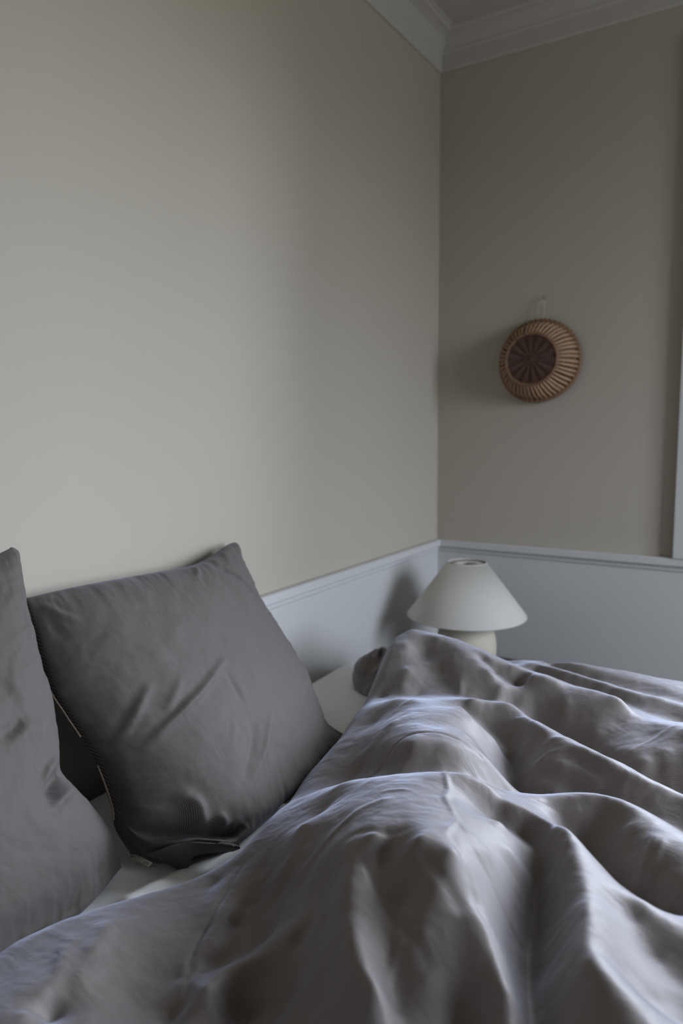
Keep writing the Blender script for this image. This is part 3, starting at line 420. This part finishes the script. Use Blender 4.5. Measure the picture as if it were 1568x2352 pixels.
def duvet():
    P = DUV
    r_ = np.random.default_rng(11)
    # the part of the duvet towards the foot end and the near side (out of the photograph)
    ex = []
    for x in np.arange(1.14, 2.2, .11):
        for y in np.arange(-2.35, -.66, .11):
            ex.append((x+r_.normal()*.02, y+r_.normal()*.02, .80+.030*math.sin(9*y+3.2*x)+r_.normal()*.008))
    for x in np.arange(.36, 1.14, .11):
        for y in np.arange(-2.38, -2.02, .10):
            ex.append((x, y, .775+.02*math.sin(8*x+5*y)))
    P = np.vstack([P, np.array(ex)])
    # drop near-duplicates
    used_ = np.zeros(len(P), bool); out_ = []
    for i_ in range(len(P)):
        if used_[i_]: continue
        c_ = (np.hypot(P[:, 0]-P[i_, 0], P[:, 1]-P[i_, 1]) < .006) & ~used_
        used_ |= c_; out_.append(P[c_].mean(0))
    P = np.array(out_)
    keep = []; seen = set()
    for i_, q in enumerate(P):
        kx = i_
        if kx not in seen: seen.add(kx); keep.append(i_)
    P = P[keep]; n = len(P)
    A = np.zeros((n+3, n+3)); R = np.hypot(P[:, None, 0]-P[None, :, 0], P[:, None, 1]-P[None, :, 1])
    A[:n, :n] = -R+np.eye(n)*.0012; A[:n, n] = A[n, :n] = 1
    A[:n, n+1] = A[n+1, :n] = P[:, 0]; A[:n, n+2] = A[n+2, :n] = P[:, 1]
    C = np.linalg.solve(A, np.r_[P[:, 2], 0, 0, 0])
    ny, nx = 620, 520
    YF, YN = -.625, -2.40
    # denser rows where the photograph is close
    ys = np.interp(np.linspace(0, 1, ny), [0, .05, .62, .97, 1], [YN, -2.2, -1.30, -.68, YF])
    xb = np.interp(ys, EDGE[::-1, 1], EDGE[::-1, 0]) if EDGE[0, 1] > EDGE[-1, 1] else np.interp(ys, EDGE[:, 1], EDGE[:, 0])
    kern = np.hanning(31); kern /= kern.sum(); xb = np.convolve(np.pad(xb, 15, mode='edge'), kern, 'valid')
    t = np.interp(np.linspace(0, 1, nx), [0, .06, .70, 1], [0, .012, .46, 1.0])
    X = xb[:, None]+t[None, :]*(2.14-xb[:, None]); Y = np.repeat(ys[:, None], nx, 1)
    # soft sideways irregularity so that no fold is ruler straight
    Xq = X.ravel(); Yq = Y.ravel(); Z = np.empty(Xq.size)
    for a in range(0, Xq.size, 20000):
        b = min(a+20000, Xq.size)
        Rm = np.hypot(Xq[a:b, None].astype(np.float32)-P[None, :, 0].astype(np.float32), Yq[a:b, None].astype(np.float32)-P[None, :, 1].astype(np.float32))
        Z[a:b] = -Rm@C[:n].astype(np.float32)+C[n]+C[n+1]*Xq[a:b]+C[n+2]*Yq[a:b]
    Z = Z.reshape(ny, nx)
    def blur(Z, k):
        kr = np.hanning(2*k+3)[1:-1]; kr /= kr.sum()
        Zp = np.pad(Z, ((k, k), (0, 0)), mode='edge'); Z1 = sum(kr[j]*Zp[j:j+Z.shape[0]] for j in range(2*k+1))
        Zp = np.pad(Z1, ((0, 0), (k, k)), mode='edge'); return sum(kr[j]*Zp[:, j:j+Z.shape[1]] for j in range(2*k+1))
    Z = blur(Z, 3)
    Z = Z+.7*(Z-blur(Z, 12))
    # fine creases drawn one by one: (line, height, width)
    for line, h_, w_ in FINE:
        d, s_, sd = seg_dist(X, Y, line)
        Z = Z+h_*np.exp(-(d/w_)**2)*np.sin(np.pi*np.clip(s_*.9+.05, 0, 1))**.5
    # cloth crumple
    cr = fbm(X*14+3*fbm(X*5, Y*5, 21), Y*24, 9, 4)
    Z = Z+.0035*cr+.0020*(.35-np.abs(fbm(X*30+Y*9, Y*26-X*8, 15, 3)))
    # stitched seam
    d, s_, _ = seg_dist(X, Y, SEAM3); Z = Z-.0025*np.exp(-(d/.003)**2)
    # rounded filled edges
    def rim(Z, dist, r, z0):
        q = np.clip(dist/r, 0, 1); return z0+(Z-z0)*np.sqrt(np.maximum(1-(1-q)**2, 0))
    Z = rim(Z, X-xb[:, None], .055, BTOP+.004)
    Z = rim(Z, (YF-Y), .045, .42); Z = rim(Z, (Y-YN), .05, .42); Z = rim(Z, 2.14-X, .06, .42)
    Zs = BTOP+.003
    inside = (Y < BY1-.03) & (Y > BY0+.03)
    Z = np.where(inside & (X < 1.9), np.maximum(Z, Zs), Z)
    o = grid_mesh('duvet', np.stack([X, Y, Z], -1), np.stack([Y, X], -1), M_DUVET)
    return tag(o, 'rumpled taupe striped duvet covering the bed', 'duvet')
duvet_o = duvet()

# folded-back far corner of the duvet, lying on the sheet
def duvet_corner():
    nu, nv = 64, 40
    a = np.linspace(0, 2*math.pi, nu)[None, :]; b = np.linspace(0.02, math.pi/2, nv)[:, None]
    rr = 1+.16*fbm(np.cos(a)*1.6+4+0*b, np.sin(a)*1.6+3*b, 77, 3)+.10*np.sin(3*a+1.1+2*b)
    X = .215+.062*np.sin(b)*np.cos(a)*rr; Y = -.800+.085*np.sin(b)*np.sin(a)*rr
    Z = BTOP+.002+.086*np.cos(b)**.8*rr+.0*a
    return grid_mesh('folded_corner', np.stack([X, Y, Z], -1)[::-1], np.stack([Y+0*X, X+0*Y], -1), M_DUVET, duvet_o)
duvet_corner()

# ------------------------------------------------------------------ pillows
def smooth_curve(P, n):
    # Catmull-Rom through P, resampled uniformly by arc length
    P = np.array(P, float); Q = np.vstack([2*P[0]-P[1], P, 2*P[-1]-P[-2]]); out = []
    for i in range(1, len(Q)-2):
        t = np.linspace(0, 1, 24, endpoint=False)[:, None]
        a, b, c, d = Q[i-1], Q[i], Q[i+1], Q[i+2]
        out.append(.5*(2*b+(c-a)*t+(2*a-5*b+4*c-d)*t**2+(3*b-a-3*c+d)*t**3))
    out = np.vstack(out+[P[-1:]])
    s = np.r_[0, np.cumsum(np.linalg.norm(np.diff(out, axis=0), axis=1))]
    return np.stack([np.interp(np.linspace(0, s[-1], n), s, out[:, k]) for k in range(3)], 1)

def coons(top, bottom, left, right, n):
    T, B, Le, Ri = (smooth_curve(c, n) for c in (top, bottom, left, right))
    u = np.linspace(0, 1, n)[None, :, None]; v = np.linspace(0, 1, n)[:, None, None]
    S = (1-v)*T[None]+v*B[None]+(1-u)*Le[:, None]+u*Ri[:, None]
    S -= (1-u)*(1-v)*T[0]+u*(1-v)*T[-1]+(1-u)*v*B[0]+u*v*B[-1]
    nrm = np.cross((T[-1]-T[0])+(B[-1]-B[0]), (Le[-1]-Le[0])+(Ri[-1]-Ri[0])); nrm /= np.linalg.norm(nrm)
    if nrm[0] < 0: nrm = -nrm
    return S, nrm

def cushion_profile(n, pu=.5, pv=.5):
    u = np.linspace(0, 1, n)[None, :]; v = np.linspace(0, 1, n)[:, None]
    return (np.maximum(4*u*(1-u), 0)**pu)*(np.maximum(4*v*(1-v), 0)**pv)


def pillow(name, label, edges, bulge_f, bulge_b, wr, seed, group, n=240, pu=.5, pv=.5, twist=0.0):
    S, nrm = coons(edges['top'], edges['bottom'], edges['left'], edges['right'], n)
    base = S.mean((0, 1)); base[2] = S[..., 2].min()
    u = np.linspace(0, 1, n)[None, :]+np.zeros((n, 1)); v = np.linspace(0, 1, n)[:, None]+np.zeros((1, n))
    W = .52; H = .50
    prof = cushion_profile(n, pu, pv)
    de = np.minimum(np.minimum(u, 1-u), np.minimum(v, 1-v))
    # gathers that run in from the seams, and broad crumple
    g = fbm(u*26+3, v*3.0, seed, 3)*np.exp(-np.minimum(v, 1-v)/.07)+fbm(u*3.0, v*26+7, seed+1, 3)*np.exp(-np.minimum(u, 1-u)/.07)
    rel = .016*g*np.clip(de/.02, 0, 1)
    rel += .009*fbm(u*4+v*2, v*4-u*2.5, seed+2, 4)+.0035*fbm(u*15+9*v, v*9-u*7, seed+3, 3)
    for line, h_, w_ in wr:
        d, s_, _ = seg_dist(u, v, line)
        rel += h_*np.exp(-(d/w_)**2)*np.sin(np.pi*np.clip(s_*.92+.04, 0, 1))**.6
    edge0 = np.clip(de/.035, 0, 1)
    front = S+nrm*((bulge_f*prof+rel*edge0))[..., None]
    front[..., 0] = np.maximum(front[..., 0], .012)
    front[..., 2] = np.maximum(front[..., 2], BTOP+.004)
    back = S-nrm*(bulge_b*prof+.004*fbm(u*6, v*6, seed+5, 3)*edge0)[..., None]
    back[..., 0] = np.maximum(back[..., 0], .010)
    back[..., 2] = np.maximum(back[..., 2], BTOP+.004)
    # join front and back on the shared seam ring
    nr = n*n; idf = np.arange(nr).reshape(n, n); idb = idf+nr
    ring = np.zeros((n, n), bool); ring[0] = ring[-1] = True; ring[:, 0] = ring[:, -1] = True
    idb = np.where(ring, idf, idb)
    V = np.vstack([front.reshape(-1, 3), back.reshape(-1, 3)])-base
    qf = np.stack([idf[:-1, :-1], idf[1:, :-1], idf[1:, 1:], idf[:-1, 1:]], -1).reshape(-1, 4)
    qb = np.stack([idb[:-1, :-1], idb[:-1, 1:], idb[1:, 1:], idb[1:, :-1]], -1).reshape(-1, 4)
    UV = np.stack([u*W-.20*v*H, v*H], -1).reshape(-1, 2); UV = np.vstack([UV, UV+[1.3, .7]])
    q = np.vstack([qf, qb])
    used = np.zeros(len(V), bool); used[q.ravel()] = True
    remap = np.cumsum(used)-1
    root = empty(name, tuple(base)); tag(root, label, 'pillow', None, group)
    o = quads_mesh('pillowcase', V[used], remap[q], UV[used], M_PILLOW, root)
    return root, front, base, nrm

E1 = {'top': [[0.045, -1.658, 1.082], [0.05, -1.587, 1.083], [0.05, -1.446, 1.077], [0.05, -1.3, 1.072], [0.045, -1.224, 1.083], [0.04, -1.177, 1.094], [0.036, -1.148, 1.098], [0.035, -1.132, 1.097]], 'right': [[0.035, -1.132, 1.097], [0.038, -1.126, 1.086], [0.047, -1.129, 1.059], [0.06, -1.129, 1.022], [0.085, -1.111, 0.948], [0.12, -1.08, 0.866], [0.16, -1.072, 0.8], [0.195, -1.079, 0.749], [0.245, -1.106, 0.718], [0.306, -1.115, 0.708]], 'left': [[0.045, -1.658, 1.082], [0.075, -1.67, 1.05], [0.135, -1.69, 0.969], [0.165, -1.684, 0.925], [0.19, -1.675, 0.887], [0.21, -1.666, 0.847], [0.235, -1.664, 0.791], [0.245, -1.668, 0.762], [0.25, -1.647, 0.71]], 'bottom': [[0.25, -1.647, 0.71], [0.29, -1.645, 0.708], [0.334, -1.613, 0.708], [0.368, -1.54, 0.708], [0.356, -1.416, 0.708], [0.342, -1.304, 0.708], [0.331, -1.206, 0.708], [0.306, -1.115, 0.708]]}
WR1 = [([[0.05, 0.597], [0.109, 0.529], [0.168, 0.462], [0.193, 0.437]], 0.0075, 0.013), ([[0.05, 0.571], [0.101, 0.504], [0.16, 0.445]], -0.002, 0.018), ([[0.101, 0.63], [0.168, 0.58], [0.252, 0.529], [0.328, 0.496], [0.462, 0.437]], 0.009, 0.013), ([[0.101, 0.605], [0.168, 0.555], [0.261, 0.504], [0.319, 0.479]], -0.002, 0.014), ([[0.185, 0.538], [0.227, 0.496], [0.286, 0.437]], 0.004, 0.012), ([[0.437, 0.479], [0.429, 0.555], [0.429, 0.605]], -0.003, 0.01), ([[0.445, 0.672], [0.387, 0.739], [0.319, 0.807]], -0.008, 0.022), ([[0.529, 0.672], [0.445, 0.765], [0.378, 0.815]], 0.006, 0.016), ([[0.361, 0.63], [0.311, 0.706]], 0.003, 0.012), ([[0.16, 0.798], [0.176, 0.84], [0.185, 0.891]], 0.022, 0.022), ([[0.235, 0.866], [0.244, 0.924]], 0.01, 0.015), ([[0.034, 0.857], [0.067, 0.874], [0.126, 0.891], [0.176, 0.916]], -0.026, 0.03), ([[0.193, 0.916], [0.269, 0.958], [0.303, 0.941]], -0.02, 0.026), ([[0.042, 0.966], [0.101, 0.941], [0.151, 0.933], [0.21, 0.966], [0.286, 1.0]], 0.022, 0.016), ([[0.731, 0.0], [0.756, 0.067], [0.832, 0.143], [0.899, 0.252]], -0.009, 0.014), ([[0.655, 0.017], [0.622, 0.084]], 0.007, 0.014), ([[0.798, 0.0], [0.866, 0.008], [0.933, 0.017]], 0.006, 0.02), ([[0.605, 0.017], [0.723, 0.0], [0.782, 0.0]], -0.007, 0.012), ([[0.975, 0.588], [0.798, 0.664], [0.697, 0.731]], 0.006, 0.025), ([[0.0, 0.79], [0.034, 0.815], [0.109, 0.832]], 0.008, 0.022), ([[0.008, 0.849], [0.067, 0.849], [0.126, 0.866]], 0.006, 0.014), ([[0.025, 0.042], [0.059, 0.109], [0.101, 0.16]], 0.004, 0.014), ([[0.025, 0.109], [0.059, 0.21]], -0.004, 0.014), ([[0.95, 0.353], [0.95, 0.471]], -0.004, 0.014), ([[0.202, 0.143], [0.311, 0.168], [0.437, 0.227]], -0.003, 0.02)]
E2 = {'top': [[0.05, -2.18, 1.14], [0.05, -1.95, 1.13], [0.05, -1.8, 1.135], [0.05, -1.693, 1.163], [0.047, -1.679, 1.167], [0.045, -1.67, 1.164]], 'right': [[0.045, -1.67, 1.164], [0.047, -1.666, 1.156], [0.053, -1.669, 1.138], [0.062, -1.674, 1.111], [0.085, -1.689, 1.076], [0.125, -1.707, 1.019], [0.16, -1.716, 0.962], [0.19, -1.728, 0.907], [0.21, -1.74, 0.869], [0.225, -1.708, 0.816], [0.235, -1.683, 0.773], [0.245, -1.675, 0.738], [0.271, -1.682, 0.715]], 'left': [[0.05, -2.18, 1.14], [0.12, -2.19, 1.0], [0.22, -2.21, 0.85], [0.275, -2.22, 0.712]], 'bottom': [[0.275, -2.22, 0.712], [0.3, -2.05, 0.712], [0.305, -1.9, 0.712], [0.3, -1.78, 0.712], [0.271, -1.682, 0.715]]}
WR2 = [([[0.714, 0.471], [0.756, 0.471], [0.79, 0.462]], -0.01, 0.018), ([[0.714, 0.504], [0.79, 0.487], [0.891, 0.513]], 0.007, 0.03), ([[0.941, 0.647], [0.874, 0.655], [0.832, 0.672]], -0.024, 0.022), ([[0.958, 0.697], [0.866, 0.689], [0.824, 0.697]], 0.012, 0.018), ([[0.924, 0.605], [0.857, 0.613], [0.832, 0.63]], 0.012, 0.02), ([[0.782, 0.345], [0.824, 0.437]], 0.004, 0.02), ([[0.849, 0.933], [0.899, 0.933]], -0.004, 0.015), ([[0.563, 0.908], [0.697, 0.95], [0.849, 0.983]], -0.006, 0.04)]
pil1, fr1, base1, nrm1 = pillow('bed_pillow', 'taupe striped pillow leaning on the wall, fully in view', E1, .088, .06, WR1, 40, 'taupe pillows against the wall')
pil2, fr2, base2, nrm2 = pillow('bed_pillow', 'nearer taupe pillow cut off by the left edge of the photo', E2, .105, .06, WR2, 60, 'taupe pillows against the wall')

# side seams: pale thread where the case gapes
n_ = fr1.shape[0]
for a_, b_ in ((.36, .56), (.66, .86)):
    tube('seam', (fr1[int(n_*a_):int(n_*b_), 0, :]-base1)[::3], .0016, M_SEAM, pil1, 8)
tube('seam', (fr2[2:n_-2, -1, :]-base2)[::3], .0016, M_PILLOW, pil2, 8)

# folded-over flap of the pillowcase opening at the lower corner
def flap():
    A_ = np.array(FLAP_TOP); B_ = np.array(FLAP_LOW)
    n = 24; a = smooth_curve(A_, n); b = smooth_curve(B_, n)
    t = np.linspace(0, 1, 14)[:, None, None]
    S = (1-t)*a[None]+t*b[None]
    u = np.linspace(0, 1, n)[None, :]; v = np.linspace(0, 1, 14)[:, None]
    S = S+nrm1*((.010*np.sin(np.pi*v)*(.4+.6*u))[..., None])+nrm1*(.004*np.sin(9*u+2*v))[..., None]
    S[..., 2] = np.maximum(S[..., 2], BTOP+.006)
    o = grid_mesh('pillowcase_flap', S-base1, np.stack([u*.10+0*v, v*.05+0*u], -1), M_PILLOW, pil1)
    md = o.modifiers.new('thickness', 'SOLIDIFY'); md.thickness = .0025
    return o
FLAP_TOP = [[0.303, -1.662, 0.735], [0.329, -1.651, 0.748], [0.354, -1.631, 0.755], [0.385, -1.612, 0.752], [0.405, -1.581, 0.735]]
FLAP_LOW = [[0.304, -1.635, 0.71], [0.326, -1.632, 0.709], [0.35, -1.63, 0.709], [0.354, -1.618, 0.728], [0.395, -1.576, 0.727]]
flap()

# woven brand tape sewn into the seam, with its line of small lettering
def care_label():
    c = [np.array(q) for q in [[0.265, -1.655, 0.719], [0.307, -1.656, 0.719], [0.304, -1.662, 0.715], [0.264, -1.662, 0.715]]]      # four corners: far left, far right, near right, near left
    n = 8; S = np.zeros((4, n, 3))
    for i in range(4):
        for j in range(n):
            a, b = i/3, j/(n-1)
            S[i, j] = (1-a)*((1-b)*c[0]+b*c[1])+a*((1-b)*c[3]+b*c[2])
            S[i, j, 2] += .002*math.sin(3*b)
    o = grid_mesh('woven_label', S-base1, np.stack(np.meshgrid(np.linspace(0, .05, n), np.linspace(0, .02, 4)), -1), M_TAG, pil1)
    md = o.modifiers.new('thickness', 'SOLIDIFY'); md.thickness = .0008
    # the print is too small to read: a row of short dark strokes in three groups
    V = []; Fc = []
    r_ = random.Random(5); x = -.0185
    for word in (3, 5, 4):
        for k in range(word):
            for dx0, dx1 in ((0, r_.choice((0, .0012, -.0010))), (.0014, .0014+r_.choice((0, .0010)))):
                b0 = len(V); h = .0030
                V += [(x+dx0-.0003, -h/2, 0), (x+dx0+.0003, -h/2, 0), (x+dx1+.0003, h/2, 0), (x+dx1-.0003, h/2, 0)]
                Fc.append((b0, b0+1, b0+2, b0+3))
            x += .0029
        x += .0016
    me = bpy.data.meshes.new('print'); me.from_pydata(V, [], Fc); me.update()
    t = link_mesh('print', me, M_INK, o)
    ex = (c[1]-c[0])/np.linalg.norm(c[1]-c[0]); ez = np.cross(ex, c[0]-c[3]); ez /= np.linalg.norm(ez); ey = np.cross(ez, ex)
    if ez[2] < 0: ez, ey = -ez, -ey
    cen = sum(c)/4+ez*.0022-base1
    t.matrix_local = Matrix(((ex[0], ey[0], ez[0], cen[0]), (ex[1], ey[1], ez[1], cen[1]), (ex[2], ey[2], ez[2], cen[2]), (0, 0, 0, 1)))
care_label()


# ------------------------------------------------------------------ nightstand and lamp
NT = .565
ns = empty('nightstand', (.31, -.27, 0)); tag(ns, 'dark brown nightstand with the lamp on it, behind the bed', 'nightstand')
box('top', (.03, -.54, NT-.025), (.60, -.028, NT), M_WALNUT, ns, .003)
box('body', (.05, -.52, .16), (.58, -.04, NT-.025), M_WALNUT, ns, .003)
for z0, z1 in ((.175, .345), (.36, .53)):
    dr = box('drawer', (.582, -.505, z0), (.598, -.055, z1), M_WALNUT, ns, .003)
    tube('knob', [(.598-.31, -.28+.27, (z0+z1)/2), (.618-.31, -.28+.27, (z0+z1)/2)], [.008, .014], M_BRASS, dr, 16)
for x in (.07, .56):
    for y in (-.50, -.06):
        box('leg', (x-.018, y-.018, 0), (x+.018, y+.018, .165), M_WALNUT, ns, .003)

LX, LY = .249, -.33
lamp = empty('table_lamp', (LX, LY, NT)); tag(lamp, 'cream table lamp with conical shade and round sand-coloured base', 'lamp')
body = [(0, 0), (.052, 0), (.058, .003), (.066, .015), (.078, .045), (.087, .080), (.0905, .115), (.088, .145), (.080, .170), (.064, .188), (.044, .199), (.026, .206), (.021, .214), (.021, .232), (.0, .232)]
def smooth_prof(p, k=4):
    p = np.array([(a, b, 0) for a, b in p]); c = smooth_curve(p, len(p)*k); return [(max(a, 0), b) for a, b, _ in c]
lathe('base', smooth_prof(body, 4), M_CERAM, lamp, 96)
lathe('neck', [(.0, .230), (.012, .230), (.012, .262), (.0, .262)], M_BRASS, lamp, 32)
Zb, Zt, Rb, Rt = .779-NT, .940-NT, .176, .057
sh = lathe('shade', [(Rt, Zt), (Rb, Zb), (Rb+.0012, Zb+.0005), (Rb+.0012, Zb+.004), (Rt+.0015, Zt+.001)], M_SHADE, lamp, 128, True)
def rim_ring(r, z, rad): return [(r*math.cos(a), r*math.sin(a), z) for a in np.linspace(0, 2*math.pi, 97)[:-1]]
tube('rim_wire', rim_ring(Rb, Zb+.002, 0), .0022, M_SHADE, sh, 8, True)
tube('rim_wire', rim_ring(Rt, Zt, 0), .0022, M_SHADE, sh, 8, True)
lathe('top_cap', [(.013, Zt-.003), (Rt-.001, Zt-.003), (Rt-.001, Zt-.005), (.013, Zt-.005)], M_SHADE, sh, 64, True)
tube('finial', [(0, 0, .262), (0, 0, Zt-.02)], .004, M_BRASS, lamp, 12)
lathe('bulb', smooth_prof([(0, .262), (.013, .264), (.014, .285), (.025, .305), (.028, .325), (.020, .342), (.006, .350), (0, .351)], 3), M_WHITE, lamp, 32)

# ------------------------------------------------------------------ woven basket on the back wall
BC = (.358, -.012, 1.548); BR_ = .124; BH = .092; B0 = .079
bk = empty('woven_basket', BC); tag(bk, 'round willow basket hanging bottom-out on the wall above the lamp', 'basket')
def wob(a): return 1+.012*math.sin(2*a+.6)+.010*math.sin(3*a+2.0)
def ring_pts(r, y, n=120, amp=0, freq=0):
    return [(r*wob(a)*math.cos(a), -y+amp*math.sin(freq*a), r*wob(a)*math.sin(a)) for a in np.linspace(0, 2*math.pi, n+1)[:-1]]
# dark inner lining cone behind the staves
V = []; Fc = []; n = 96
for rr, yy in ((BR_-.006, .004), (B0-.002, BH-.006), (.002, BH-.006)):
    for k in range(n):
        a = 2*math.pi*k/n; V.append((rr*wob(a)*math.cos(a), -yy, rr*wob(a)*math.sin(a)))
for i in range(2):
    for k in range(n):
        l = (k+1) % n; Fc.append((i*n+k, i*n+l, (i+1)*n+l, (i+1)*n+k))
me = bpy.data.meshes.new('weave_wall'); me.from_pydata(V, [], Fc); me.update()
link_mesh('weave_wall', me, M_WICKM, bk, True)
NST = 50
for k in range(NST):
    a = 2*math.pi*(k+.5)/NST+random.Random(k).uniform(-.012, .012)
    c, s = math.cos(a), math.sin(a); w = wob(a)
    pts = [((BR_-.003)*w*c, -.006, (BR_-.003)*w*s), (((BR_+B0)/2+.006)*w*c, -(BH*.52+.004), ((BR_+B0)/2+.006)*w*s), (B0*w*c, -BH, B0*w*s)]
    tube('stave', pts, [.0058, .0048, .0036], M_WICK, bk, 6)
tube('rim', ring_pts(BR_, .006), .0075, M_WICKM, bk, 10, True)
for ph in (0, math.pi):
    tube('rim_lashing', [((BR_+.006*math.cos(26*a+ph))*wob(a)*math.cos(a), -.006+.006*math.sin(26*a+ph), (BR_+.006*math.cos(26*a+ph))*wob(a)*math.sin(a)) for a in np.linspace(0, 2*math.pi, 521)[:-1]], .0032, M_WICKM, bk, 6, True)
tube('base_ring', ring_pts(B0, BH), .0050, M_WICKM, bk, 8, True)
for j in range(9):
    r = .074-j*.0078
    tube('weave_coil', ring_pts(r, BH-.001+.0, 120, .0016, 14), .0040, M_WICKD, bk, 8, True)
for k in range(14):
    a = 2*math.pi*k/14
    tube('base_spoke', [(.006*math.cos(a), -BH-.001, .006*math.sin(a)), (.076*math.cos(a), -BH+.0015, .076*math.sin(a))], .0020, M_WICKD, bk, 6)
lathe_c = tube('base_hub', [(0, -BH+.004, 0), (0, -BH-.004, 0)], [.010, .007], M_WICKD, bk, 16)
tube('hanging_loop', [(-.020, -.004, BR_-.002), (-.008, -.006, .165), (.006, -.008, .192), (.012, -.008, .193), (.012, -.006, .165), (.010, -.004, BR_-.002)], .0012, M_CORD, bk, 6)
nail = empty('wall_nail', (.367, 0, 1.742)); tag(nail, 'small nail in the wall holding the basket cord', 'nail')
tube('shank', [(0, .004, 0), (0, -.016, .003)], .0015, M_BRASS, nail, 10)
tube('head', [(0, -.016, .003), (0, -.018, .0033)], .0034, M_BRASS, nail, 16)
